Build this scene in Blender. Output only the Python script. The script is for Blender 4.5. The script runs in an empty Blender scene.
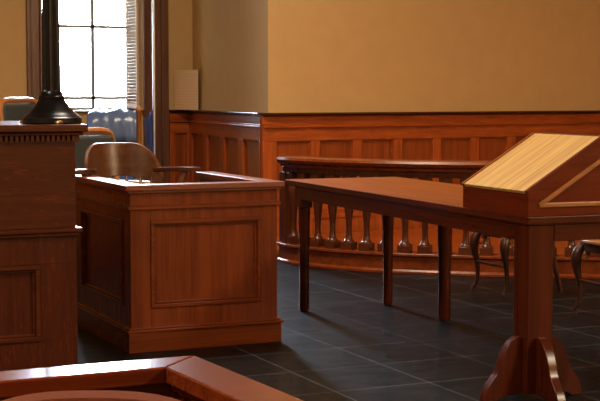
import bpy, bmesh, math, random
from mathutils import Vector, Matrix
random.seed(7)
PI = math.pi
S = bpy.context.scene
C = S.collection

# ------------------------------------------------------------------ materials
def new_mat(name):
    m = bpy.data.materials.new(name); m.use_nodes = True
    nt = m.node_tree; b = nt.nodes['Principled BSDF']
    return m, nt, b

def plain(name, col, rough=0.5, metal=0.0, spec=0.5, bump=0.0, bscale=60):
    m, nt, b = new_mat(name)
    tc = nt.nodes.new('ShaderNodeTexCoord')
    n = nt.nodes.new('ShaderNodeTexNoise'); n.inputs['Scale'].default_value = bscale; n.inputs['Detail'].default_value = 4
    nt.links.new(tc.outputs['Object'], n.inputs['Vector'])
    r = nt.nodes.new('ShaderNodeValToRGB')
    r.color_ramp.elements[0].position = .3; r.color_ramp.elements[1].position = .7
    r.color_ramp.elements[0].color = tuple(c*.97 for c in col)+(1,)
    r.color_ramp.elements[1].color = tuple(min(1, c*1.03) for c in col)+(1,)
    nt.links.new(n.outputs['Fac'], r.inputs['Fac']); nt.links.new(r.outputs['Color'], b.inputs['Base Color'])
    b.inputs['Roughness'].default_value = rough; b.inputs['Metallic'].default_value = metal
    b.inputs['Specular IOR Level'].default_value = spec
    if bump:
        bp = nt.nodes.new('ShaderNodeBump'); bp.inputs['Strength'].default_value = bump; bp.inputs['Distance'].default_value = .01
        nt.links.new(n.outputs['Fac'], bp.inputs['Height']); nt.links.new(bp.outputs['Normal'], b.inputs['Normal'])
    return m

def wood(name, light, dark, axis=2, rough=0.3, scale=1.0, fleck=0.0, coat=0.0, spec=0.5):
    m, nt, b = new_mat(name)
    L = nt.links.new; N = nt.nodes.new
    tc = N('ShaderNodeTexCoord'); mp = N('ShaderNodeMapping')
    sc = [22*scale]*3; sc[axis] = 1.1*scale
    mp.inputs['Scale'].default_value = sc
    L(tc.outputs['Object'], mp.inputs['Vector'])
    n = N('ShaderNodeTexNoise'); n.inputs['Scale'].default_value = 1.0; n.inputs['Detail'].default_value = 5
    n.inputs['Roughness'].default_value = .6; n.inputs['Distortion'].default_value = .7
    L(mp.outputs['Vector'], n.inputs['Vector'])
    mp2 = N('ShaderNodeMapping'); sc2 = [130*scale]*3; sc2[axis] = 4*scale
    mp2.inputs['Scale'].default_value = sc2; L(tc.outputs['Object'], mp2.inputs['Vector'])
    n2 = N('ShaderNodeTexNoise'); n2.inputs['Scale'].default_value = 1.0; n2.inputs['Detail'].default_value = 2
    L(mp2.outputs['Vector'], n2.inputs['Vector'])
    mx = N('ShaderNodeMath'); mx.operation = 'MULTIPLY_ADD'; mx.inputs[1].default_value = .35
    L(n2.outputs['Fac'], mx.inputs[0]); L(n.outputs['Fac'], mx.inputs[2])
    r = N('ShaderNodeValToRGB')
    r.color_ramp.elements[0].position = .48; r.color_ramp.elements[1].position = .88
    r.color_ramp.elements[0].color = dark+(1,); r.color_ramp.elements[1].color = light+(1,)
    L(mx.outputs[0], r.inputs['Fac'])
    out = r.outputs['Color']
    if fleck:
        mp3 = N('ShaderNodeMapping'); s3 = [60, 60, 60]; s3[axis] = 13
        mp3.inputs['Scale'].default_value = s3; mp3.inputs['Rotation'].default_value = (0, .5, 0)
        L(tc.outputs['Object'], mp3.inputs['Vector'])
        n3 = N('ShaderNodeTexNoise'); n3.inputs['Scale'].default_value = 1; n3.inputs['Detail'].default_value = 1; n3.inputs['Distortion'].default_value = 1.2
        L(mp3.outputs['Vector'], n3.inputs['Vector'])
        r3 = N('ShaderNodeValToRGB'); r3.color_ramp.elements[0].position = .60; r3.color_ramp.elements[1].position = .68
        L(n3.outputs['Fac'], r3.inputs['Fac'])
        mm = N('ShaderNodeMath'); mm.operation = 'MULTIPLY'; mm.inputs[1].default_value = fleck
        L(r3.outputs['Color'], mm.inputs[0])
        mix = N('ShaderNodeMix'); mix.data_type = 'RGBA'
        mix.inputs[7].default_value = tuple(min(1, c*1.5) for c in light)+(1,)
        L(mm.outputs[0], mix.inputs[0]); L(out, mix.inputs[6]); out = mix.outputs[2]
    L(out, b.inputs['Base Color'])
    b.inputs['Roughness'].default_value = rough
    b.inputs['Specular IOR Level'].default_value = spec
    b.inputs['Coat Weight'].default_value = coat; b.inputs['Coat Roughness'].default_value = .18
    bp = N('ShaderNodeBump'); bp.inputs['Strength'].default_value = .03; bp.inputs['Distance'].default_value = .001
    L(n2.outputs['Fac'], bp.inputs['Height']); L(bp.outputs['Normal'], b.inputs['Normal'])
    return m

def woods(name, light, dark, **k):
    return [wood(name+'_'+'xyz'[a], light, dark, axis=a, **k) for a in range(3)]

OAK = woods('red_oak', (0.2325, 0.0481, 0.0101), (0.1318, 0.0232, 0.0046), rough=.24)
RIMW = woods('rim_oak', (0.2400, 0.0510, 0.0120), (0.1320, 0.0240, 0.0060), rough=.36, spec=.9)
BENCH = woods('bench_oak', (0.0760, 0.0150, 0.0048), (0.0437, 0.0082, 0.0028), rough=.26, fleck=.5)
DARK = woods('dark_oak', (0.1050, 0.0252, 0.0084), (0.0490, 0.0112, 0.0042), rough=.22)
WAIN = woods('wainscot_oak', (0.4847, 0.1015, 0.0149), (0.2693, 0.0496, 0.0079), rough=.3)
WAINP = woods('wainscot_panel', (0.3554, 0.0744, 0.0109), (0.1975, 0.0363, 0.0058), rough=.3)
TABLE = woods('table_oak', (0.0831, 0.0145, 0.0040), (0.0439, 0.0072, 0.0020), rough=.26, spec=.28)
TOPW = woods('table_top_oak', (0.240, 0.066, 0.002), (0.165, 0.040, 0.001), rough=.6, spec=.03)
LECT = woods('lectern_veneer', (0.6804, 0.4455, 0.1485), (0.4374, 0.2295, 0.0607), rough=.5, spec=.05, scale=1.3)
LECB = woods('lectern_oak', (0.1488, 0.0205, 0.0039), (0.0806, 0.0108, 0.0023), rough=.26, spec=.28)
RAILW = woods('rail_oak', (0.1913, 0.0349, 0.0090), (0.1020, 0.0169, 0.0048), rough=.17)
CHAIRW = woods('chair_wood', (0.1210, 0.0378, 0.0111), (0.0554, 0.0151, 0.0050), rough=.28)
LEGW = woods('dark_chair_wood', (0.0600, 0.0180, 0.0066), (0.0270, 0.0078, 0.0036), rough=.3)
LIGHTW = woods('honey_wood', (.42, .17, .05), (.25, .09, .025), rough=.32)
PLASTER = plain('tan_plaster', (.60, .385, .165), rough=.8, spec=.06, bump=0, bscale=6)
CEIL = plain('ceiling_plaster', (.72, .62, .47), rough=.9, spec=.1, bscale=20)
BRONZE = plain('dark_bronze', (.026, .028, .036), rough=.28, metal=.85, bscale=90)
BRASS = plain('worn_brass', (.62, .45, .2), rough=.3, metal=1.0)
STEEL = plain('pale_steel', (.62, .66, .72), rough=.3, metal=.9)
LEATHER = plain('dark_upholstery', (.035, .04, .04), rough=.5, bump=.15, bscale=160)
TANL = plain('tan_leather', (.13, .030, .012), rough=.6, spec=.15, bump=.12, bscale=150)
BLUEBOX = plain('blue_cabinet', (.035, .09, .30), rough=.4)
NAVY = plain('navy_cloth', (.03, .05, .16), rough=.8)
WHITEC = plain('white_cloth', (.6, .64, .72), rough=.8)
WINW = woods('window_oak', (.20, .085, .045), (.11, .042, .022), rough=.35)
MUNT = plain('sash_paint', (.30, .30, .30), rough=.5)
SLAT = woods('shutter_wood', (.85, .64, .38), (.7, .5, .27), rough=.45)

def sheet_mat():
    m, nt, b = new_mat('blue_plastic')
    b.inputs['Base Color'].default_value = (.14, .20, .36, 1); b.inputs['Roughness'].default_value = .25
    tr = nt.nodes.new('ShaderNodeBsdfTranslucent'); tr.inputs['Color'].default_value = (.16, .24, .45, 1)
    mx = nt.nodes.new('ShaderNodeMixShader'); mx.inputs[0].default_value = .45
    nt.links.new(b.outputs[0], mx.inputs[1]); nt.links.new(tr.outputs[0], mx.inputs[2])
    nt.links.new(mx.outputs[0], nt.nodes['Material Output'].inputs['Surface'])
    return m
SHEET = sheet_mat()

def glass_mat():
    m, nt, b = new_mat('window_glass')
    nt.nodes.remove(b)
    t = nt.nodes.new('ShaderNodeBsdfTransparent'); g = nt.nodes.new('ShaderNodeBsdfGlossy'); g.inputs['Roughness'].default_value = .03
    f = nt.nodes.new('ShaderNodeFresnel'); f.inputs['IOR'].default_value = 1.45
    mx = nt.nodes.new('ShaderNodeMixShader')
    nt.links.new(f.outputs[0], mx.inputs[0]); nt.links.new(t.outputs[0], mx.inputs[1]); nt.links.new(g.outputs[0], mx.inputs[2])
    nt.links.new(mx.outputs[0], nt.nodes['Material Output'].inputs['Surface'])
    return m
GLASS = glass_mat()

def floor_mat():
    m, nt, b = new_mat('slate_tiles')
    L = nt.links.new; N = nt.nodes.new
    tc = N('ShaderNodeTexCoord'); mp = N('ShaderNodeMapping')
    mp.inputs['Location'].default_value = (-3.09+.0035, -6.31+.0035, 0)
    L(tc.outputs['Object'], mp.inputs['Vector'])
    br = N('ShaderNodeTexBrick'); br.offset = 0; br.squash = 1
    br.inputs['Scale'].default_value = 1; br.inputs['Brick Width'].default_value = .47; br.inputs['Row Height'].default_value = .47
    br.inputs['Mortar Size'].default_value = .0035; br.inputs['Mortar Smooth'].default_value = .2
    br.inputs['Color1'].default_value = (.0035, .0040, .0055, 1); br.inputs['Color2'].default_value = (.0055, .0062, .0082, 1)
    br.inputs['Mortar'].default_value = (.075, .085, .10, 1); br.inputs['Bias'].default_value = 0
    L(mp.outputs['Vector'], br.inputs['Vector'])
    n = N('ShaderNodeTexNoise'); n.inputs['Scale'].default_value = 9; n.inputs['Detail'].default_value = 7; n.inputs['Roughness'].default_value = .65
    mpn = N('ShaderNodeMapping'); mpn.inputs['Scale'].default_value = (.5, 1.3, 1); L(tc.outputs['Object'], mpn.inputs['Vector']); L(mpn.outputs['Vector'], n.inputs['Vector'])
    mx = N('ShaderNodeMix'); mx.data_type = 'RGBA'; mx.blend_type = 'MULTIPLY'; mx.inputs[0].default_value = 1
    r = N('ShaderNodeValToRGB'); r.color_ramp.elements[0].position = .3; r.color_ramp.elements[1].position = .72
    r.color_ramp.elements[0].color = (.55, .55, .55, 1); r.color_ramp.elements[1].color = (1.5, 1.5, 1.5, 1)
    L(n.outputs['Fac'], r.inputs['Fac']); L(br.outputs['Color'], mx.inputs[6]); L(r.outputs['Color'], mx.inputs[7])
    L(mx.outputs[2], b.inputs['Base Color'])
    rr = N('ShaderNodeMapRange'); rr.inputs['From Min'].default_value = .3; rr.inputs['From Max'].default_value = .7
    rr.inputs['To Min'].default_value = .4; rr.inputs['To Max'].default_value = .52
    L(n.outputs['Fac'], rr.inputs['Value']); L(rr.outputs[0], b.inputs['Roughness'])
    bp = N('ShaderNodeBump'); bp.inputs['Strength'].default_value = .06; bp.inputs['Distance'].default_value = .003
    L(n.outputs['Fac'], bp.inputs['Height']); L(bp.outputs['Normal'], b.inputs['Normal'])
    b.inputs['Specular IOR Level'].default_value = .085; b.inputs['Coat Weight'].default_value = .08; b.inputs['Coat Roughness'].default_value = .12; b.inputs['Coat IOR'].default_value = 1.4
    return m
FLOOR = floor_mat()

def paper_mat():
    m, nt, b = new_mat('printed_card')
    L = nt.links.new; N = nt.nodes.new
    tc = N('ShaderNodeTexCoord'); sp = N('ShaderNodeSeparateXYZ'); L(tc.outputs['Object'], sp.inputs[0])
    w = N('ShaderNodeMath'); w.operation = 'MULTIPLY'; w.inputs[1].default_value = 1/.03; L(sp.outputs['Z'], w.inputs[0])
    fr = N('ShaderNodeMath'); fr.operation = 'FRACT'; L(w.outputs[0], fr.inputs[0])
    gt = N('ShaderNodeMath'); gt.operation = 'GREATER_THAN'; gt.inputs[1].default_value = .55; L(fr.outputs[0], gt.inputs[0])
    n = N('ShaderNodeTexNoise'); n.inputs['Scale'].default_value = 90; L(tc.outputs['Object'], n.inputs['Vector'])
    g2 = N('ShaderNodeMath'); g2.operation = 'GREATER_THAN'; g2.inputs[1].default_value = .44; L(n.outputs['Fac'], g2.inputs[0])
    mu = N('ShaderNodeMath'); mu.operation = 'MULTIPLY'; L(gt.outputs[0], mu.inputs[0]); L(g2.outputs[0], mu.inputs[1])
    m3 = N('ShaderNodeMath'); m3.operation = 'MULTIPLY'; m3.inputs[1].default_value = .16; L(mu.outputs[0], m3.inputs[0])
    mx = N('ShaderNodeMix'); mx.data_type = 'RGBA'; mx.inputs[6].default_value = (.76, .50, .28, 1); mx.inputs[7].default_value = (.36, .22, .13, 1)
    L(m3.outputs[0], mx.inputs[0]); L(mx.outputs[2], b.inputs['Base Color']); b.inputs['Roughness'].default_value = .6
    return m
PAPER = paper_mat()

# ------------------------------------------------------------------ mesh helpers
def B(): return bmesh.new()

def box(bm, x0, x1, y0, y1, z0, z1, mat=None):
    vs = [Vector((x, y, z)) for z in (z0, z1) for y in (y0, y1) for x in (x0, x1)]
    if mat is not None: vs = [mat @ v for v in vs]
    v = [bm.verts.new(p) for p in vs]
    for f in ((0, 2, 3, 1), (4, 5, 7, 6), (0, 1, 5, 4), (2, 6, 7, 3), (0, 4, 6, 2), (1, 3, 7, 5)):
        bm.faces.new([v[i] for i in f])
    return bm

def prism(bm, poly, lo, hi, axis='z', mat=None):
    """poly: 2-D outline, extruded along axis from lo to hi"""
    def P(p, t):
        a, b_ = p
        v = Vector((a, b_, t)) if axis == 'z' else Vector((a, t, b_)) if axis == 'y' else Vector((t, a, b_))
        return mat @ v if mat is not None else v
    lo_v = [bm.verts.new(P(p, lo)) for p in poly]; hi_v = [bm.verts.new(P(p, hi)) for p in poly]
    n = len(poly)
    f0 = bm.faces.new(lo_v[::-1]); f1 = bm.faces.new(hi_v)
    for i in range(n):
        j = (i+1) % n; bm.faces.new((lo_v[i], lo_v[j], hi_v[j], hi_v[i]))
    return bm

def lathe(bm, prof, seg=24, at=(0, 0, 0), square=False):
    rings = []
    for r, z in prof:
        rings.append([bm.verts.new((at[0]+r*math.cos(2*PI*k/seg), at[1]+r*math.sin(2*PI*k/seg), at[2]+z)) for k in range(seg)])
    for a, b_ in zip(rings, rings[1:]):
        for k in range(seg):
            bm.faces.new((a[k], a[(k+1) % seg], b_[(k+1) % seg], b_[k]))
    bm.faces.new(rings[0][::-1]); bm.faces.new(rings[-1])
    return bm

def catmull(pts, n=8):
    pts = [Vector(p) for p in pts]; out = []
    P = [2*pts[0]-pts[1]]+pts+[2*pts[-1]-pts[-2]]
    for i in range(1, len(P)-2):
        for k in range(n):
            t = k/n
            out.append(.5*((2*P[i])+(-P[i-1]+P[i+1])*t+(2*P[i-1]-5*P[i]+4*P[i+1]-P[i+2])*t*t+(-P[i-1]+3*P[i]-3*P[i+1]+P[i+2])*t**3))
    out.append(pts[-1]); return out

def tube(bm, pts, rad, seg=10):
    """round tube along points, rad = number or list"""
    pts = [Vector(p) for p in pts]; n = len(pts)
    if not isinstance(rad, (list, tuple)): rad = [rad]*n
    rings = []; up = Vector((0, 0, 1)); t0 = (pts[1]-pts[0]).normalized()
    if abs(t0.dot(up)) > .9: up = Vector((1, 0, 0))
    side = t0.cross(up).normalized()
    for i, p in enumerate(pts):
        t = (pts[min(i+1, n-1)]-pts[max(i-1, 0)]).normalized()
        side = (side-t*side.dot(t)).normalized(); u = side.cross(t)
        rings.append([bm.verts.new(p+rad[i]*(math.cos(2*PI*k/seg)*side+math.sin(2*PI*k/seg)*u)) for k in range(seg)])
    for a, b_ in zip(rings, rings[1:]):
        for k in range(seg): bm.faces.new((a[k], a[(k+1) % seg], b_[(k+1) % seg], b_[k]))
    bm.faces.new(rings[0][::-1]); bm.faces.new(rings[-1]); return bm

def sweep(bm, path, sec):
    """section (offset to the right of the path, z) swept along a level path"""
    n = len(path); rings = []
    for i, p in enumerate(path):
        t = path[min(i+1, n-1)]-path[max(i-1, 0)]; t.z = 0; t.normalize(); r = Vector((t.y, -t.x, 0))
        rings.append([bm.verts.new(p+r*a+Vector((0, 0, z))) for a, z in sec])
    m = len(sec)
    for a, b_ in zip(rings, rings[1:]):
        for k in range(m): bm.faces.new((a[k], a[(k+1) % m], b_[(k+1) % m], b_[k]))
    bm.faces.new(rings[0][::-1]); bm.faces.new(rings[-1]); return bm

def obj(name, bm, mat, parent=None, bevel=0.0, smooth=False, loc=None, rz=0.0, sub=0):
    bmesh.ops.recalc_face_normals(bm, faces=bm.faces[:])
    me = bpy.data.meshes.new(name); bm.to_mesh(me); bm.free()
    me.materials.append(mat)
    o = bpy.data.objects.new(name, me); C.objects.link(o)
    if parent is not None: o.parent = parent
    if loc is not None: o.location = loc
    o.rotation_euler.z = rz
    if smooth:
        for p in me.polygons: p.use_smooth = True
        me.set_sharp_from_angle(angle=math.radians(38))
    if sub:
        s = o.modifiers.new('subdivision', 'SUBSURF'); s.levels = sub; s.render_levels = sub
    if bevel:
        b = o.modifiers.new('bevel', 'BEVEL'); b.width = bevel; b.segments = 2; b.limit_method = 'ANGLE'; b.angle_limit = math.radians(40)
        b.harden_normals = False
    return o

def tag(o, label, cat, group=None):
    o['label'] = label; o['category'] = cat
    if group: o['group'] = group
    return o

def thing(name, label, cat, loc=(0, 0, 0), rz=0.0, group=None):
    o = bpy.data.objects.new(name, None); C.objects.link(o); o.empty_display_size = .1
    o.location = loc; o.rotation_euler.z = rz
    return tag(o, label, cat, group)

def struct(name, bm, mat, bevel=0.0, smooth=False, parent=None):
    o = obj(name, bm, mat, parent, bevel, smooth)
    if parent is None: o['kind'] = 'structure'
    return o

def copy_thing(root, loc, rz, label, group=None):
    r = root.copy(); C.objects.link(r); r.location = loc; r.rotation_euler.z = rz; r['label'] = label
    if group: r['group'] = group
    for ch in list(root.children):
        c = ch.copy(); C.objects.link(c); c.parent = r
        for g in list(ch.children):
            d = g.copy(); C.objects.link(d); d.parent = c
    return r

def frame_mat(x, y, ang):
    return Matrix.Translation((x, y, 0)) @ Matrix.Rotation(ang, 4, 'Z')

# ------------------------------------------------------------------ the room
H = 5.0
XL, XR, YF, YW = -3.0, 11.0, -3.0, 14.41
K = Vector((4.881, 11.40)); J = Vector((5.267, YW)); E = Vector((XR, 11.40+.1225*(XR-4.881)))
struct('floor', box(B(), XL-.2, XR+.2, YF-.2, YW+.2, -.2, 0), FLOOR)
struct('ceiling', box(B(), XL-.2, XR+.2, YF-.2, YW+.7, H, H+.2), CEIL)
struct('wall_left', box(B(), XL-.2, XL, YF, YW+.2, 0, H), PLASTER)
struct('wall_right', box(B(), XR, XR+.2, YF, E.y, 0, H), PLASTER)
struct('wall_front', box(B(), XL, XR, YF-.2, YF, 0, H), PLASTER)
# rear wall (right of the corner), and the angled return wall left of it
struct('wall_rear', prism(B(), [(K.x, K.y), (E.x, E.y), (E.x, E.y+.2), (K.x+.17, K.y+.2)], 0, H), PLASTER)
struct('wall_return', prism(B(), [(K.x, K.y), (K.x+.17, K.y+.2), (J.x+.2, J.y+.2), (J.x, J.y)], 0, H), PLASTER)
# window wall with its opening
WX0, WX1, WZ0, WZ1, WD = 3.58, 4.69, 1.12, 4.25, .5
bm = B()
box(bm, XL, WX0, YW, YW+WD+.1, 0, H); box(bm, WX1, J.x+.2, YW, YW+WD+.1, 0, H)
box(bm, WX0, WX1, YW, YW+WD+.1, 0, WZ0); box(bm, WX0, WX1, YW, YW+WD+.1, WZ1, H)
struct('wall_window', bm, PLASTER)

# window: sash, muntins, panes, sill, casing, louvered shutter on the right reveal
gy = YW+WD-.02
bm = B()
for x0, x1 in ((WX0, WX0+.05), (WX1-.03, WX1)): box(bm, x0, x1, gy-.03, gy+.03, WZ0, WZ1)
for z0, z1 in ((WZ0, WZ0+.045), (WZ1-.06, WZ1)): box(bm, WX0, WX1, gy-.03, gy+.03, z0, z1)
for x in (3.86, 4.273): box(bm, x-.017, x+.017, gy-.022, gy+.022, WZ0, WZ1)
for z in (1.268, 2.05, 2.83, 3.61): box(bm, WX0, WX1, gy-.022, gy+.022, z-.017, z+.017)
win = struct('window_1', bm, MUNT)
xs = [WX0+.05, 3.86, 4.273, WX1-.03]; zs = [WZ0+.045, 1.268, 2.05, 2.83, 3.61, WZ1-.06]
for i in range(3):
    for j in range(5):
        obj('pane', box(B(), xs[i]+(.0175 if i else .0005), xs[i+1]-(.0175 if i < 2 else .0005), gy-.003, gy+.003, zs[j]+.0178, zs[j+1]-.0178), GLASS, win)
obj('window_sill', box(B(), WX0+.001, WX1-.001, YW-.07, gy-.031, WZ0+.001, WZ0+.015), WINW[0], win, .006)
bm = B()
def casing(bm, x0, x1, z0, z1, out):
    w = x1-x0
    for a, b_, d in ((0, .16, .055), (.16, .72, .03), (.72, 1, .045)):
        if out < 0: a, b_ = 1-b_, 1-a
        box(bm, x0+w*a, x1-w*(1-b_), YW-d, YW-.001, z0, z1)
casing(bm, WX1, 4.975, 0.02, WZ1+.25, 1); casing(bm, 3.42, WX0, 0.02, WZ1+.25, -1)
box(bm, 3.42, 4.975, YW-.05, YW-.001, WZ1+.002, WZ1+.25)
struct('trim_1', bm, WINW[2], .006)
sh = thing('window_shutter', 'warm wooden louvered shutter folded against the right side of the window opening', 'shutter', (WX1-.035, YW+.06, WZ0+.035))
bm = B()
for y0, y1 in ((0, .035), (.365, .40)): box(bm, -.012, .012, y0, y1, 0, 3.05)
for z in (0, 1.5, 3.0): box(bm, -.012, .012, .035, .365, z, z+.05)
obj('shutter_frame', bm, SLAT[2], sh, .002)
bm = B()
for k in range(84):
    z = .06+k*.0353
    if abs(z-1.52) < .04: continue
    box(bm, -.017, .017, .035, .365, -.003, .003, Matrix.Translation((0, 0, z)) @ Matrix.Rotation(math.radians(38), 4, 'Y'))
obj('louver_slats', bm, SLAT[1], sh)

# wainscot in a local frame: x along wall, -y into the room
def wainscot(name, p0, ang, length, panels, mat, bead=True):
    """panels: list of (x0, x1)"""
    M = frame_mat(p0[0], p0[1], ang); bm = B()
    bx = lambda *a: box(bm, *a, mat=M)
    rb = B(); box(rb, 0, length, -.052, -.022, .2205, .2995, mat=M); box(rb, 0, length, -.052, -.022, .8855, 1.005, mat=M)    # lower and upper rails
    edges = [0]+[v for p in panels for v in p]+[length]
    for a, b_ in zip(edges[0::2], edges[1::2]):
        bx(a, b_, -.052, -.022, .30, .885)                   # stiles
    bx(0, length, -.065, -.012, 0, .17); bx(0, length, -.075, -.012, .17, .22)           # base
    o = struct(name, bm, mat[2], .004)
    obj('panel_rail', rb, mat[0], o, .003)
    bm = B(); bx = lambda *a: box(bm, *a, mat=M)
    bx(0, length, -.0215, -.001, .221, 1.10)                   # sunk panels
    obj('sunk_panel', bm, WAINP[2], o)
    bm = B(); bx = lambda *a: box(bm, *a, mat=M)
    for a, b_ in panels:                                     # mould round each panel
        for (q0, q1, z0, z1) in ((a+.0005, b_-.0005, .87, .8845), (a+.0005, b_-.0005, .3005, .315), (a+.0005, a+.015, .315, .87), (b_-.015, b_-.0005, .315, .87)):
            bx(q0, q1, -.034, -.022, z0, z1)
    obj('panel_moulding', bm, WAINP[0], o, .002)
    bm = B(); bx = lambda *a: box(bm, *a, mat=M)
    bx(0, length, -.078, -.0225, 1.0055, 1.022); bx(0, length, -.062, -.0225, 1.022, 1.036)  # necking
    bx(0, length, -.044, -.0225, 1.036, 1.108)                                             # frieze
    pass
    obj('chair_rail', bm, mat[0], o, .004)
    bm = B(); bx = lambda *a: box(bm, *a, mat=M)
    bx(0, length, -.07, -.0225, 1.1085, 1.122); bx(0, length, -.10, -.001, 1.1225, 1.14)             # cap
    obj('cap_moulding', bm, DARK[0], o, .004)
    return o
angR = math.atan2(.1225, 1.0); lenR = (E-K).length
pan = []; x = .06
while x+.36 < lenR: pan.append((x, x+.36)); x += .462
kd = (E-K).normalized()*.085
wainscot('trim_2', K-kd, angR, lenR+.085, [(a+.085, b_+.085) for a, b_ in pan], WAIN)
dL = K-J; angL = math.atan2(dL.y, dL.x); lenL = dL.length
seg = (lenL-.12)/4
wainscot('trim_3', J, angL, lenL-.0, [(.14+seg*i, .14+seg*i+seg-.16) for i in range(4)], WAIN)
wainscot('trim_4', (4.98, YW), 0, J.x-4.98, [(.06, .2)], WAIN)
wainscot('trim_5', (XL, YW), 0, 3.42-XL, [(.1+.5*i, .5+.5*i) for i in range(12)], WAIN)

# low platform behind the balustrade (jury platform)
BAL = [(4.30, 9.86, 0), (4.325, 9.6, 0), (4.48, 9.2, 0), (4.76, 8.83, 0), (5.29, 8.37, 0), (5.9, 7.98, 0), (6.6, 7.68, 0), (7.4, 7.5, 0), (8.3, 7.4, 0)]
bc0 = catmull(BAL, 10); bc = []
for i, p in enumerate(bc0):
    t_ = bc0[min(i+1, len(bc0)-1)]-bc0[max(i-1, 0)]; t_.normalize(); bc.append(p-Vector((t_.y, -t_.x, 0))*.085)
# ------------------------------------------------------------------ balustrade
bal = thing('balustrade', 'curved dark wooden balustrade with turned balusters along the panelled wall', 'balustrade', (0, 0, 0))
obj('plinth', sweep(B(), bc, [(-.09, 0), (.09, 0), (.09, .02), (.075, .03), (.075, .125), (.095, .13), (.095, .15), (-.09, .15)]), OAK[0], bal, .003, True)
obj('hand_rail', sweep(B(), bc, [(-.055, .745), (.055, .745), (.06, .765), (.085, .778), (.095, .80), (.085, .818), (.05, .825), (-.05, .825), (-.085, .818), (-.095, .80), (-.085, .778), (-.06, .765)]), OAK[0], bal, 0, True)
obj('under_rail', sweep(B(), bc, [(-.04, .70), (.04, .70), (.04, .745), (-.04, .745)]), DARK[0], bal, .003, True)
prof = [(.042, .20), (.042, .212), (.031, .222), (.024, .25), (.021, .29), (.024, .36), (.033, .44), (.042, .52), (.046, .57), (.041, .61), (.027, .632), (.035, .642), (.035, .655)]
def baluster_bm():
    bm = B(); lathe(bm, prof, 16)
    box(bm, -.046, .046, -.046, .046, .15, .205); box(bm, -.042, .042, -.042, .042, .655, .70)
    return bm
first = None; acc = 0.12; d = 0.0
def ang_at(i):
    t = bc[min(i+1, len(bc)-1)]-bc[max(i-1, 0)]; return math.atan2(t.y, t.x)
pos = []
for i in range(len(bc)-1):
    a, b_ = bc[i], bc[i+1]; l = (b_-a).length
    while acc <= d+l:
        pos.append((a.lerp(b_, (acc-d)/l), ang_at(i))); acc += .150
    d += l
for p, an in pos:
    if first is None:
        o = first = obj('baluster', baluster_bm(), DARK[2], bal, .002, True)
    else:
        o = first.copy(); C.objects.link(o)
    o.location = p; o.rotation_euler.z = an
bm = B(); e = bc[0]
box(bm, e.x-.05, e.x+.05, e.y-.06, e.y+.04, .1505, .6998)
obj('newel_post', bm, DARK[2], bal, .004)
# raised floor of the jury area behind it
inner = [(p.x+.02, p.y+.14) for p in bc if p.x > 4.3][::6]
poly = [(4.45, 11.2)]+[(bc[0].x+.14, bc[0].y+.05)]+[(p.x+.1, p.y+.12) for p in bc[6::4]]+[(9.2, 7.4), (9.4, 11.8)]
struct('trim_6', prism(B(), poly, .001, .035), WAIN[0])

# ------------------------------------------------------------------ witness box
WB = (2.080, 6.608); bw, bd = .80, 1.02
wb = thing('witness_box', 'panelled reddish oak witness box with flat top rail standing mid-left on dark tiles', 'witness box', (WB[0], WB[1], 0))
t = .05
def panel_side(u0, u1, z0, z1, st, sb, stl, M, bm, depth=.022):
    """frame-and-panel: wall plane y=0 outward -y, thickness t"""
    bx = lambda *a: box(bm, *a, mat=M)
    bx(u0, u1, .018, t, z0, z1)
    bx(u0, u0+stl[0], 0, .018, z0, z1); bx(u1-stl[1], u1, 0, .018, z0, z1)
    bx(u0+stl[0], u1-stl[1], 0, .018, z1-st, z1); bx(u0+stl[0], u1-stl[1], 0, .018, z0, z0+sb)
def panel_mould(u0, u1, z0, z1, M, bm, w=.02):
    bx = lambda *a: box(bm, *a, mat=M)
    for q in ((u0, u1, z1-w, z1), (u0, u1, z0, z0+w), (u0, u0+w, z0+w, z1-w), (u1-w, u1, z0+w, z1-w)):
        bx(q[0], q[1], -.008, .018, q[2], q[3])
    for q in ((u0+w, u1-w, z1-w-.012, z1-w), (u0+w, u1-w, z0+w, z0+w+.012), (u0+w, u0+w+.012, z0+w+.012, z1-w-.012), (u1-w-.012, u1-w, z0+w+.012, z1-w-.012)):
        bx(q[0], q[1], .006, .018, q[2], q[3])
MF = Matrix.Identity(4)
ML = Matrix.Translation((0, 0, 0)) @ Matrix.Rotation(-PI/2, 4, 'Z')    # left face: local x -> -y ... outward -x
MR = Matrix.Translation((bw, 0, 0)) @ Matrix.Rotation(PI/2, 4, 'Z')
bm = B(); panel_side(0, bw, .12, .81, .145, .10, (.105, .092), MF, bm); fp = obj('front_panel', bm, OAK[2], wb, .002)
bm = B(); panel_mould(.105, bw-.092, .22, .665, MF, bm); obj('panel_moulding', bm, OAK[0], fp, .003)
bm = B(); panel_side(-bd, -t-.001, .12, .81, .145, .10, (.11, .08), ML, bm); sp = obj('side_panel', bm, OAK[2], wb, .002)
bm = B(); panel_mould(-bd+.11, -t-.081, .22, .665, ML, bm); obj('panel_moulding', bm, OAK[1], sp, .003)
bm = B(); panel_side(t+.001, bd, .12, .81, .145, .10, (.08, .11), MR, bm); sp = obj('side_panel', bm, OAK[2], wb, .002)
bm = B(); panel_mould(t+.081, bd-.11, .22, .665, MR, bm); obj('panel_moulding', bm, OAK[1], sp, .003)
def ushape(bm, o, i, z0, z1, back=0.0):
    """U outline open at the back, o outside overhang, i inward width"""
    poly = [(-o, -o), (bw+o, -o), (bw+o, bd+back), (bw-i, bd+back), (bw-i, i), (i, i), (i, bd+back), (-o, bd+back)]
    # as three boxes so the mitres stay clean
    box(bm, -o, bw+o, -o, i, z0, z1); box(bm, -o, i, i, bd+back, z0, z1); box(bm, bw-i, bw+o, i, bd+back, z0, z1)
bm = B(); ushape(bm, .031, .075, .818, .846, .01); ushape(bm, .018, .06, .805, .818)
obj('top_rail', bm, RIMW[0], wb, .003)
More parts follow.
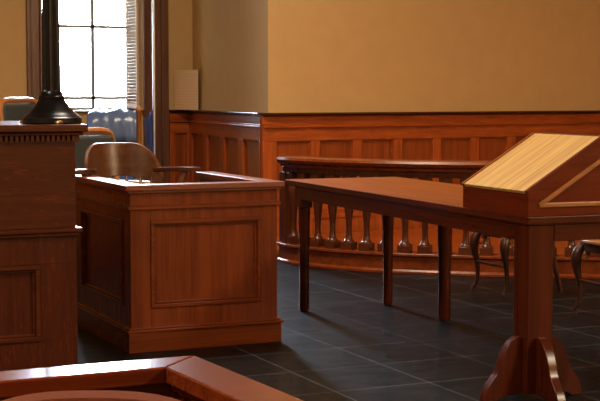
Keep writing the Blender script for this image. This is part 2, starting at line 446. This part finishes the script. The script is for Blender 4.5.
bm = B(); ushape(bm, .015, -.0005, .722, .738); ushape(bm, .008, -.0005, .738, .746); obj('band_moulding', bm, OAK[0], wb, .002)
bm = B(); ushape(bm, .017, t, 0, .104); ushape(bm, .027, t, .104, .116); ushape(bm, .015, t, .116, .126); obj('base_board', bm, OAK[0], wb, .003)
obj('platform', box(B(), t+.001, bw-t-.001, t+.001, bd+.42, .0, .17), DARK[0], wb, .003)
bm = B()
for z in (.70, .735): lathe(bm, [(.008, 0), (.010, .004), (.010, .018), (.008, .022)], 12, (-.022, bd-.01, z))
obj('hinge', bm, BRASS, wb, 0, True)

# ------------------------------------------------------------------ witness chair
wc = thing('witness_chair', 'round-backed solid wooden armchair standing inside the witness box', 'chair', (2.375, 7.48, .17))
def arc_slab(bm, r0, r1, a0, a1, z_lo, z_hi, n=22, cx=0, cy=0):
    """upright curved slab, z_lo and z_hi functions of t in -1..1"""
    cols = []
    for k in range(n+1):
        tt = -1+2*k/n; a = a0+(a1-a0)*k/n
        cs, sn = math.cos(a), math.sin(a)
        zl, zh = z_lo(tt), z_hi(tt)
        cols.append([bm.verts.new((cx+r*cs, cy+r*sn*.8, z)) for r, z in ((r0, zl), (r1+.0, zl), (r1+.035, zh), (r0+.035, zh))])
    for a, b_ in zip(cols, cols[1:]):
        for k in range(4): bm.faces.new((a[k], a[(k+1) % 4], b_[(k+1) % 4], b_[k]))
    bm.faces.new(cols[0][::-1]); bm.faces.new(cols[-1])
    return bm
# back slab (chair faces -y; the back is at +y)
cr = lambda tt: .848-.19*max(0, (abs(tt-.05)-.30)/.70)**2.0
obj('crest', arc_slab(B(), .182, .205, math.radians(2), math.radians(178), lambda tt: .655-.06*abs(tt)**2, cr, 26, 0, .14), CHAIRW[0], wc, .004, True)
bm = B()
seatp = [(.235*math.cos(a)*(1 if math.sin(a) > 0 else 1.05), .225*math.sin(a)) for a in [2*PI*k/28 for k in range(28)]]
prism(bm, seatp, .425, .465); obj('seat', bm, CHAIRW[1], wc, .010, True)
for a in (25, 50, 75, 105, 130, 155):
    ca, sa = math.cos(math.radians(a)), math.sin(math.radians(a))
    obj('spindle', tube(B(), [(.185*ca, .19*sa, .46), (.19*ca, .14+.145*sa*.9, .57), (.194*ca, .14+.155*sa, .665)], [.008, .011, .007], 8), CHAIRW[2], wc, 0, True)
for s in (-1, 1):
    pts = catmull([(s*.19, .16, .68), (s*.225, .08, .685), (s*.285, 0, .69), (s*.345, -.07, .69)], 5)
    bm = B(); n = len(pts); cols = []
    for i, p in enumerate(pts):
        w = .022+.028*(i/(n-1))**1.2
        if i == n-1: w *= .75
        cols.append([bm.verts.new((p.x+dx*w, p.y, p.z+dz)) for dx, dz in ((-1, 0), (1, 0), (1, .026), (-1, .026))])
    for a, b_ in zip(cols, cols[1:]):
        for k in range(4): bm.faces.new((a[k], a[(k+1) % 4], b_[(k+1) % 4], b_[k]))
    bm.faces.new(cols[0][::-1]); bm.faces.new(cols[-1])
    obj('arm', bm, CHAIRW[1], wc, .005, True)
    obj('arm_post', tube(B(), [(s*.20, -.10, .455), (s*.235, -.08, .58), (s*.30, -.03, .693)], [.014, .02, .014], 10), CHAIRW[2], wc, 0, True)
    for q in (-1, 1):
        obj('leg', tube(B(), [(s*.15, q*.14, .43), (s*.175, q*.165, .25), (s*.2, q*.2, 0)], [.02, .024, .014], 10), CHAIRW[2], wc, 0, True)

# ------------------------------------------------------------------ clerk's bench at left
bx1, by = 1.676, 6.14
bn = thing('judges_bench', 'tall dark oak panelled bench with dentil cornice at the left edge', 'bench', (bx1, by, 0))
W_, D_ = 2.6, 1.0
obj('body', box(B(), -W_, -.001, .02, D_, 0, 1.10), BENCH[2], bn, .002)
bm = B()   # lower frame around sunk panels
box(bm, -W_, 0, 0, .02, .50+.03, .655); box(bm, -W_, 0, 0, .02, 0, .18)
for a, b_ in ((-.17, 0), (-.95, -.78), (-1.73, -1.56), (-W_, -2.34)): box(bm, a, b_, 0, .02, .18, .53)
obj('panel_frame', bm, BENCH[2], bn, .002)
for a, b_ in ((-.78, -.17), (-1.56, -.95), (-2.34, -1.73)):
    bm = B(); panel_mould(a, b_, .18, .53, Matrix.Identity(4), bm, .022); obj('panel_moulding', bm, DARK[0], bn, .003)
obj('frieze_board', box(B(), -W_, 0, .001, .02, .692, 1.085), BENCH[0], bn, .002)
bm = B(); box(bm, -W_, .014, -.016, D_, .655, .672); box(bm, -W_, .024, -.026, D_, .672, .692); obj('band_moulding', bm, BENCH[0], bn, .004)
bm = B(); box(bm, -W_, .012, -.012, D_, 1.083, 1.088)
k = 0
while k < 110:
    x = -.006-k*.0235; box(bm, x-.014, x, -.022, -.0005, 1.088, 1.112); k += 1
for k in range(42):
    y = .006+k*.0235; box(bm, .0005, .022, y, y+.014, 1.088, 1.112)
obj('dentil_moulding', bm, DARK[0], bn)
bm = B(); box(bm, -W_, .03, -.032, D_, 1.112, 1.128); box(bm, -W_, .048, -.05, D_, 1.128, 1.162); obj('top', bm, DARK[0], bn, .006)

# bronze lamp standing on the bench corner
lp = thing('bronze_lamp', 'dark bronze fluted lamp column on a flared base atop the left bench', 'lamp', (1.607, 6.285, 1.162))
obj('base', lathe(B(), [(.128, 0), (.136, .006), (.136, .028), (.126, .034), (.120, .042), (.112, .046), (.098, .062), (.078, .084), (.064, .104), (.058, .112), (.060, .118), (.060, .126), (.052, .132), (.047, .150)], 32), BRONZE, lp, 0, True)
bm = B(); fl = 16; rings = []
for z, r in ((.15, .045), (.155, .043), (.45, .040), (.80, .037), (.98, .035)):
    rings.append([bm.verts.new(((r*(1-.12*(k % 2)))*math.cos(PI*k/fl), (r*(1-.12*(k % 2)))*math.sin(PI*k/fl), z)) for k in range(2*fl)])
for a, b_ in zip(rings, rings[1:]):
    for k in range(2*fl): bm.faces.new((a[k], a[(k+1) % (2*fl)], b_[(k+1) % (2*fl)], b_[k]))
bm.faces.new(rings[0][::-1]); bm.faces.new(rings[-1])
obj('column', bm, BRONZE, lp)
obj('capital', lathe(B(), [(.036, .98), (.05, 1.0), (.052, 1.02), (.07, 1.05), (.07, 1.07)], 24), BRONZE, lp, 0, True)
OPAL = plain('opal_glass', (.85, .83, .78), rough=.2)
obj('lamp_globe', lathe(B(), [(.05, 1.07), (.10, 1.10), (.135, 1.16), (.145, 1.22), (.13, 1.29), (.09, 1.34), (.03, 1.365)], 28), OPAL, lp, 0, True)
for q in range(3):
    a = q*2*PI/3+.5
    obj('foot', lathe(B(), [(.018, 0), (.022, .006), (.018, .014), (.006, .018)], 12, (.132*math.cos(a), .132*math.sin(a), .001)), BRASS, lp, 0, True)

# ------------------------------------------------------------------ things behind the bench
def upholstered(name, label, loc, rz):
    t_ = thing(name, label, 'chair', loc, rz, 'upholstered armchairs behind the bench')
    w, zt = .27, 1.055
    path = catmull([(-w, .2, .42), (-w, .235, .85), (-w+.015, .25, zt-.06), (-w+.07, .252, zt-.006), (0, .254, zt), (w-.07, .252, zt-.006), (w-.015, .25, zt-.06), (w, .235, .85), (w, .2, .42)], 6)
    obj('back_frame', tube(B(), path, .026, 8), LIGHTW[2], t_, 0, True)
    obj('back_cushion', box(B(), -w+.02, w-.02, .21, .262, .5, zt-.03), LEATHER, t_, .02)
    obj('seat', box(B(), -.27, .27, -.27, .22, .36, .46), LEATHER, t_, .03)
    for s in (-1, 1):
        obj('arm', tube(B(), catmull([(s*w, .22, .70), (s*.29, 0, .70), (s*.29, -.2, .69), (s*.29, -.22, .55), (s*.28, -.22, .40)], 5), .022, 8), LIGHTW[1], t_, 0, True)
        for q in (-1, 1): obj('leg', tube(B(), [(s*.24, q*.22, .38), (s*.25, q*.24, 0)], [.024, .018], 8), LIGHTW[2], t_, 0, True)
    return t_
def at_px_dir(ratio, D): # point at x/y ratio and distance D from the origin's view axis
    y = D/(.4147*ratio+.91); return ratio*y, y
upA = upholstered('armchair', 'upholstered wooden-framed armchair behind the bench, right of the lamp base', (2.62, 8.78, 0), .45)
upB = copy_thing(upA, (2.72, 10.84, .20), .75, 'upholstered wooden-framed armchair behind the bench, left of the lamp base')
# plinth under the far armchair: judge's dais
struct('trim_7', box(B(), -.5, 3.145, 10.2, 11.9, .001, .20), DARK[0], .004)
# blue cabinet with a plastic sheet
cb = tag(obj('storage_cabinet', box(B(), -.17, .17, -.2, .2, 0, 1.06), BLUEBOX, None, .008, False, (3.40, 11.22, 0), -.35), 'saturated blue storage cabinet under the window', 'cabinet')
bm = B(); nx, nz = 22, 16; grid = []
prof_s = [(-.235, .83), (-.232, .90), (-.226, .97), (-.21, 1.03), (-.17, 1.075), (-.08, 1.10), (0, 1.11), (.08, 1.10), (.17, 1.07), (.21, 1.02), (.226, .96), (.232, .90)]
for i in range(nx+1):
    x = -.215+.43*i/nx; row = []
    for j, (y, z) in enumerate(prof_s):
        w = .007*math.sin(i*1.35+j*.7)+.007*math.sin(i*.6-j*1.1)
        row.append(bm.verts.new((x, y+(w if z < 1.05 else w*.3), z+w*.9-.03*abs(x/.215)**4)))
    grid.append(row)
for a, b_ in zip(grid, grid[1:]):
    for j in range(len(prof_s)-1): bm.faces.new((a[j], a[j+1], b_[j+1], b_[j]))
o = obj('plastic_sheet', bm, SHEET, None, 0, True, (3.40, 11.22, 0.075), -.35)
sm = o.modifiers.new('thickness', 'SOLIDIFY'); sm.thickness = .004
tag(o, 'crumpled pale blue translucent sheet draped over the blue cabinet', 'sheet')
# slender wooden post and pale pole beside the window
ps = tag(obj('wooden_post', lathe(B(), [(.09, 0), (.09, .03), (.03, .05), (.018, .08), (.018, 1.17), (.024, 1.18), (.022, 1.205), (.012, 1.22)], 16), LIGHTW[2], None, 0, True, (3.08, 9.56, 0)), 'slender honey-coloured wooden post with rounded top in front of the window', 'post')
pl = thing('flag_pole', 'slim pale metal pole standing just right of the bright window', 'pole', (4.22, 12.62, 0))
obj('pole', lathe(B(), [(.014, .04), (.014, 3.2), (.004, 3.24)], 14), STEEL, pl, 0, True)
obj('base', lathe(B(), [(.15, 0), (.15, .02), (.05, .045), (.02, .07)], 24), BRASS, pl, 0, True)
bm = B(); grid = []
for i in range(9):
    u = i/8; row = []
    for j in range(12):
        v = j/11; row.append(bm.verts.new((-.012-.09*u*(1-.25*v)+.01*math.sin(v*5), .018*math.sin(u*9+v*2), 1.16-.5*v-.1*u)))
    grid.append(row)
for a, b_ in zip(grid, grid[1:]):
    for j in range(11): bm.faces.new((a[j], a[j+1], b_[j+1], b_[j]))
o = obj('cloth', bm, NAVY, pl, 0, True); sm = o.modifiers.new('thickness', 'SOLIDIFY'); sm.thickness = .006

# sign card propped in the wall corner on the chair rail
a = Vector((5.035, 14.335)); b_ = Vector((5.175, 13.985)); dv = b_-a
sg = thing('notice_board', 'tan printed notice card propped on the wainscot ledge', 'sign', (a.x, a.y, 1.141), math.atan2(dv.y, dv.x))
Lw = dv.length
obj('card', box(B(), 0, Lw, -.012, 0, 0, .43), PAPER, sg, .001)
obj('backing_board', box(B(), .0, Lw, 0.0005, .008, 0, .43), DARK[2], sg)

# ------------------------------------------------------------------ long table
c = Vector((3.25, 4.836)); rot = -math.radians(2.94)
TL, TW, TH = 2.84, .75, .785
tb = thing('counsel_table', 'long wooden counsel table stretching from the lectern towards the balustrade', 'table', (c.x, c.y, 0), rot)
# local: +y = along the long side (away), +x = across
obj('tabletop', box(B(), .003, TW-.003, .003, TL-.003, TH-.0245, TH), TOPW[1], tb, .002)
obj('edge_moulding', (lambda bm: (box(bm, 0, .0028, 0, TL, TH-.03, TH-.002), box(bm, TW-.0028, TW, 0, TL, TH-.03, TH-.002), box(bm, .0028, TW-.0028, 0, .0028, TH-.03, TH-.002), box(bm, .0028, TW-.0028, TL-.0028, TL, TH-.03, TH-.002), box(bm, .006, TW-.006, .006, TL-.006, TH-.036, TH-.0248), bm)[-1])(B()), TABLE[1], tb, .002)
az0, az1 = TH-.108, TH-.0362
e0, e1 = .013, .15
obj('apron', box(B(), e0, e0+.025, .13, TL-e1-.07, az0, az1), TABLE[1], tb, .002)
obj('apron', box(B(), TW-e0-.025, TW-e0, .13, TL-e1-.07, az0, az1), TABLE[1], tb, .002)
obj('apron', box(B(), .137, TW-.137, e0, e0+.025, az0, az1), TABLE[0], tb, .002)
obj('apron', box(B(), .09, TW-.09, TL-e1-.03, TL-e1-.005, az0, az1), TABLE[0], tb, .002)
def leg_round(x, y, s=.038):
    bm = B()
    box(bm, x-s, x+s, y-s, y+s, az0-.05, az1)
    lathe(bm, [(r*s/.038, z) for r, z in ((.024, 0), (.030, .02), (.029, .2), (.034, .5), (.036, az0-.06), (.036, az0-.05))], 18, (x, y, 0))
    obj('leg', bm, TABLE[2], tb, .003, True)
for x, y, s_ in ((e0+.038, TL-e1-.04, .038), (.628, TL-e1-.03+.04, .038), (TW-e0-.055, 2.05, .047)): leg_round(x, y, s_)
def pedestal(x, y):
    s = .061
    p = obj('pedestal_post', box(B(), x-s, x+s, y-s, y+s, 0.03, az1), TABLE[2], tb, .004)
    half = [(.061, .268), (.078, .272), (.102, .262), (.128, .238), (.148, .205), (.162, .172), (.170, .145), (.182, .118), (.200, .096), (.224, .064), (.240, .03), (.246, 0), (.185, 0), (.165, .014), (.12, .024), (.061, .026)]
    hp = catmull([(q[0], q[1], 0) for q in half[:12]], 5); half = [(v.x, v.y) for v in hp]+half[12:]
    for k in range(4):
        M = Matrix.Translation((x, y, 0)) @ Matrix.Rotation(k*PI/2, 4, 'Z')
        obj('scroll_foot', prism(B(), half, -.021, .021, 'y', M), TABLE[2], p, .004, True)
pedestal(.075, .076); pedestal(TW-.075, .076)

# ------------------------------------------------------------------ lectern on the table
lc = thing('lectern', 'sloping tabletop lectern with pale golden writing slope', 'lectern', (c.x, c.y, TH+.0005), rot)
LW, LD, z_lo, z_hi = .572, .371, .108, .335
tt = .016
# side profile in x-z extruded along y
sidep = [(0, 0), (LD+.06, 0), (LD+.06, z_hi-tt), (LD, z_hi-tt), (0, z_lo-tt)]
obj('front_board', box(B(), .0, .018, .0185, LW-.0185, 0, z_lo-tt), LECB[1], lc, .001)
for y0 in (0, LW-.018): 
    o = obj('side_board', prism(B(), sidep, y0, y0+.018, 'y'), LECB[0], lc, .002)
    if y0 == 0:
        # raised triangular bead on the near side; lighter colour stands for lit edges
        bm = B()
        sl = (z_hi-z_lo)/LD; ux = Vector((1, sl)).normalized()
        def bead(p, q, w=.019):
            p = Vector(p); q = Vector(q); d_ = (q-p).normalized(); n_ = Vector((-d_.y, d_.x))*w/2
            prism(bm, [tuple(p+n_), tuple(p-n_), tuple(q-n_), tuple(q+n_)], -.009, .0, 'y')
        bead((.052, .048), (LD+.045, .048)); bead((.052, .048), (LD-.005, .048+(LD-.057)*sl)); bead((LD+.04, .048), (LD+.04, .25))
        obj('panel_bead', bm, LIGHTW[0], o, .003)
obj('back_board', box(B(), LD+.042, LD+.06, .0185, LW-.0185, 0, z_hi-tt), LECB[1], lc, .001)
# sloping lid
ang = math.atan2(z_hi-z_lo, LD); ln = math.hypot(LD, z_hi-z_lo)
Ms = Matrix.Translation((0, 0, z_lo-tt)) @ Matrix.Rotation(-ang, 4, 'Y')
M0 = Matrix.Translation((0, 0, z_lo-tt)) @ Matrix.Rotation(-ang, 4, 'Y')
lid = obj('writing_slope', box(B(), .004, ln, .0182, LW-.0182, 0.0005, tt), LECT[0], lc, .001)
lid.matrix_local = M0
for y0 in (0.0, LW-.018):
    o = obj('edge_strip', box(B(), .0, ln+.003, y0+.0002, y0+.0178, -.004, tt+.004), LECB[0] if y0 == 0 else TOPW[0], lc, .002); o.matrix_local = M0  # far strip in lighter wood: the light its edge catches is put into colour
o = obj('cap_strip', box(B(), LD-.001, LD+.06, .0, LW, z_hi-tt+.0005, z_hi), LECB[1], lc, .003)

# ------------------------------------------------------------------ chairs behind the table
def side_chair(label, loc, rz):
    t_ = thing('side_chair', label, 'chair', loc, rz, 'chairs along the far side of the table')
    # local: front = -x
    poly = []
    for k in range(24):
        a_ = 2*PI*k/24; ca, sa = math.cos(a_), math.sin(a_)
        poly.append((.23*math.copysign(abs(ca)**.6, ca), (.205+(.02 if ca < 0 else -.01))*math.copysign(abs(sa)**.6, sa)))
    obj('seat', prism(B(), poly, .425, .455), LIGHTW[0], t_, .01, True)
    obj('seat_rail', prism(B(), [(x_*.9, y_*.9) for x_, y_ in poly], .38, .4248), LEGW[1], t_, .004, True)
    for s in (-1, 1):
        fl_ = catmull([(-.17, s*.165, .41), (-.20, s*.18, .36), (-.205, s*.183, .29), (-.185, s*.175, .18), (-.185, s*.178, .08), (-.215, s*.19, .012)], 5)
        obj('leg', tube(B(), fl_, [.024+.012*math.exp(-((i-7)/5)**2)-.012*min(1, i/22) for i in range(len(fl_))], 10), LEGW[2], t_, 0, True)
        rl = catmull([(.17, s*.15, .42), (.185, s*.155, .25), (.24, s*.17, .012)], 6)
        obj('leg', tube(B(), rl, [.022-.006*i/(len(rl)-1) for i in range(len(rl))], 10), LEGW[2], t_, 0, True)
        sc = [(-.165+.04*math.cos(q)*(1-q/14), s*.165, .345+.04*math.sin(q)*(1-q/14)) for q in [k*.5 for k in range(16)]]
        obj('scroll_bracket', tube(B(), sc, .008, 8), LIGHTW[0], t_, 0, True)
        bp = catmull([(.19, s*.17, .44), (.215, s*.18, .62), (.25, s*.185, .80)], 5)
        obj('back_post', tube(B(), bp, .015, 8), LEGW[2], t_, 0, True)
    obj('stretcher', tube(B(), [(-.19, -.175, .20), (-.19, .175, .20)], .010, 8), LEGW[1], t_, 0, True)
    bm = B(); cols = []
    for k in range(13):
        u = -1+k/6; y_ = u*.205; x_ = .25+.035*(1-u*u)
        cols.append([bm.verts.new(p) for p in ((x_-.011, y_, .77), (x_+.011, y_, .77), (x_+.018, y_, .86-.03*u*u), (x_-.004, y_, .86-.03*u*u))])
    for a_, b2 in zip(cols, cols[1:]):
        for k in range(4): bm.faces.new((a_[k], a_[(k+1) % 4], b2[(k+1) % 4], b2[k]))
    bm.faces.new(cols[0][::-1]); bm.faces.new(cols[-1])
    obj('crest_rail', bm, LEGW[1], t_, .004, True)
    for u in (-.5, 0, .5):
        obj('back_slat', tube(B(), [(.19, u*.2, .45), (.225, u*.2, .62), (.27-.02*abs(u), u*.2, .785)], .011, 8), LEGW[2], t_, 0, True)
    return t_
ch1 = side_chair('wooden chair with curved legs behind the table, nearer the balustrade', (5.03, 7.62, 0), 0)
ch2 = copy_thing(ch1, (5.08, 6.56, 0), -.03, 'wooden chair with curved legs behind the table at the right edge, under the lectern')

# ------------------------------------------------------------------ foreground enclosure and its chair
fr = thing('jury_box_rail', 'low polished wooden enclosure rail with mitred corner in the foreground', 'railing', (.985, 2.692, 0))
LEAN = .06   # the side rail is not quite square to the other one
def rail_sec(bm, z0, z1, o, w, lx, ly):
    # L-shape, mitred at the corner, running to -x and to -y; o = offset of the outside line
    q = [(-lx, -o), (-o, -o), (-o-w, -o-w), (-lx, -o-w)]
    prism(bm, q, z0, z1); q = [(-o, -o), (-o+LEAN*ly, -ly), (-o-w+LEAN*ly, -ly), (-o-w, -o-w)]
    prism(bm, q, z0, z1)
bm = B(); rail_sec(bm, .716, .75, 0, .098, 2.2, 1.75); obj('top_rail', bm, RAILW[0], fr, .004)
bm = B(); rail_sec(bm, .695, .7158, .012, .07, 2.2, 1.74); obj('sub_rail', bm, DARK[0], fr, .003)
bm = B(); rail_sec(bm, .1, .6948, .03, .03, 2.2, 1.73); obj('panel', bm, RAILW[2], fr, .002)
bm = B(); rail_sec(bm, .0, .0998, .015, .06, 2.2, 1.735); obj('base_board', bm, RAILW[0], fr, .003)

fc = thing('visitor_chair', 'chair with rounded tan leather back peeking above the bottom left edge', 'chair', (.50, 1.89, 0), -.42)
bm = B(); n = 24; cols = []
for k in range(n+1):
    u = -1+2*k/n; x = .215*u; y = .22-.05*u*u
    zt = .822-.045*abs(u)**3.2
    cols.append([bm.verts.new(p) for p in ((x, y-.022, .48), (x, y+.022, .48), (x, y+.05, zt-.03), (x, y+.045, zt-.008), (x, y+.028, zt), (x, y+.008, zt-.008), (x, y, zt-.03))])
for a_, b2 in zip(cols, cols[1:]):
    for k in range(7): bm.faces.new((a_[k], a_[(k+1) % 7], b2[(k+1) % 7], b2[k]))
bm.faces.new(cols[0][::-1]); bm.faces.new(cols[-1])
obj('backrest', bm, TANL, fc, .0, True)
obj('seat', box(B(), -.21, .21, -.22, .2, .40, .47), TANL, fc, .025)
for s in (-1, 1):
    for q in (-1, 1): obj('leg', tube(B(), [(s*.17, q*.17, .41), (s*.19, q*.19, 0)], [.02, .016], 10), CHAIRW[2], fc, 0, True)

# ------------------------------------------------------------------ light
def area(name, loc, size, power, col, rot=(0, 0, 0), sy=None):
    l = bpy.data.lights.new(name, 'AREA'); l.energy = power; l.color = col; l.size = size
    if sy: l.shape = 'RECTANGLE'; l.size_y = sy
    o = bpy.data.objects.new(name, l); C.objects.link(o); o.location = loc; o.rotation_euler = rot
    return o
WARM = (1.0, .82, .60)
for lx, ly, pw in ((-1.5, 3, 270), (-1.5, -2, 40), (2.9, 8, 280), (8, -2, 760)):
    area('ceiling_lamp', (lx, ly, H-.06), 1.2, pw, WARM)  # unseen ceiling lights, spots and powers fitted to surface brightness
# daylight portal in the window opening
p = area('window_portal', ((WX0+WX1)/2, YW+WD+.06, (WZ0+WZ1)/2), WX1-WX0, 1, (1, 1, 1), (PI/2, 0, PI), WZ1-WZ0)
p.data.cycles.is_portal = True
p.rotation_euler = (-PI/2, 0, 0)

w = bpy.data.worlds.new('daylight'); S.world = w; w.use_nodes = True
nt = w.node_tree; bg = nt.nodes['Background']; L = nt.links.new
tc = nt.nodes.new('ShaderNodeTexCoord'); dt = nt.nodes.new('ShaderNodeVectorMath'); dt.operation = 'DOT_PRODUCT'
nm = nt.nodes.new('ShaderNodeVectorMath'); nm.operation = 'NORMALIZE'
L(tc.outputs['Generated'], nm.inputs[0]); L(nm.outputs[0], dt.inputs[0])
saz, sel = math.radians(13), math.radians(13)       # bright sky lobe shaped to reach rims and floor, not the return wall
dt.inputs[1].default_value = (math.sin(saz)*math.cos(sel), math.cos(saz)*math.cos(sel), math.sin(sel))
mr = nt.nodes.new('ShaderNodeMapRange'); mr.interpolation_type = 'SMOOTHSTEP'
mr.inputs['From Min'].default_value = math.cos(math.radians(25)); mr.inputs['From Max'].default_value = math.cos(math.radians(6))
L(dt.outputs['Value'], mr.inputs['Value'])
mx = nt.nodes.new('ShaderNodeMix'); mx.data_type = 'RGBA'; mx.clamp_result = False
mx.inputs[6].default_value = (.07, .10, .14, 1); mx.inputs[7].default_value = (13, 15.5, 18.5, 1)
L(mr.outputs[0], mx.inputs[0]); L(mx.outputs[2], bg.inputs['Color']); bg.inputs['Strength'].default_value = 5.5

# ------------------------------------------------------------------ camera
cam = bpy.data.cameras.new('camera'); co = bpy.data.objects.new('camera', cam); C.objects.link(co)
cam.sensor_width = 36; cam.lens = 1382/600*36; cam.clip_start = .05; cam.clip_end = 100
co.location = (0, 0, 1.29)
th = math.atan(104.5/1382)
co.rotation_euler = (PI/2-th, 0, -math.radians(24.5))
S.camera = co
S.view_settings.view_transform = 'Standard'; S.view_settings.look = 'None'; S.view_settings.gamma = 1.0
S.view_settings.use_curve_mapping = False; S.view_settings.exposure = 0.0
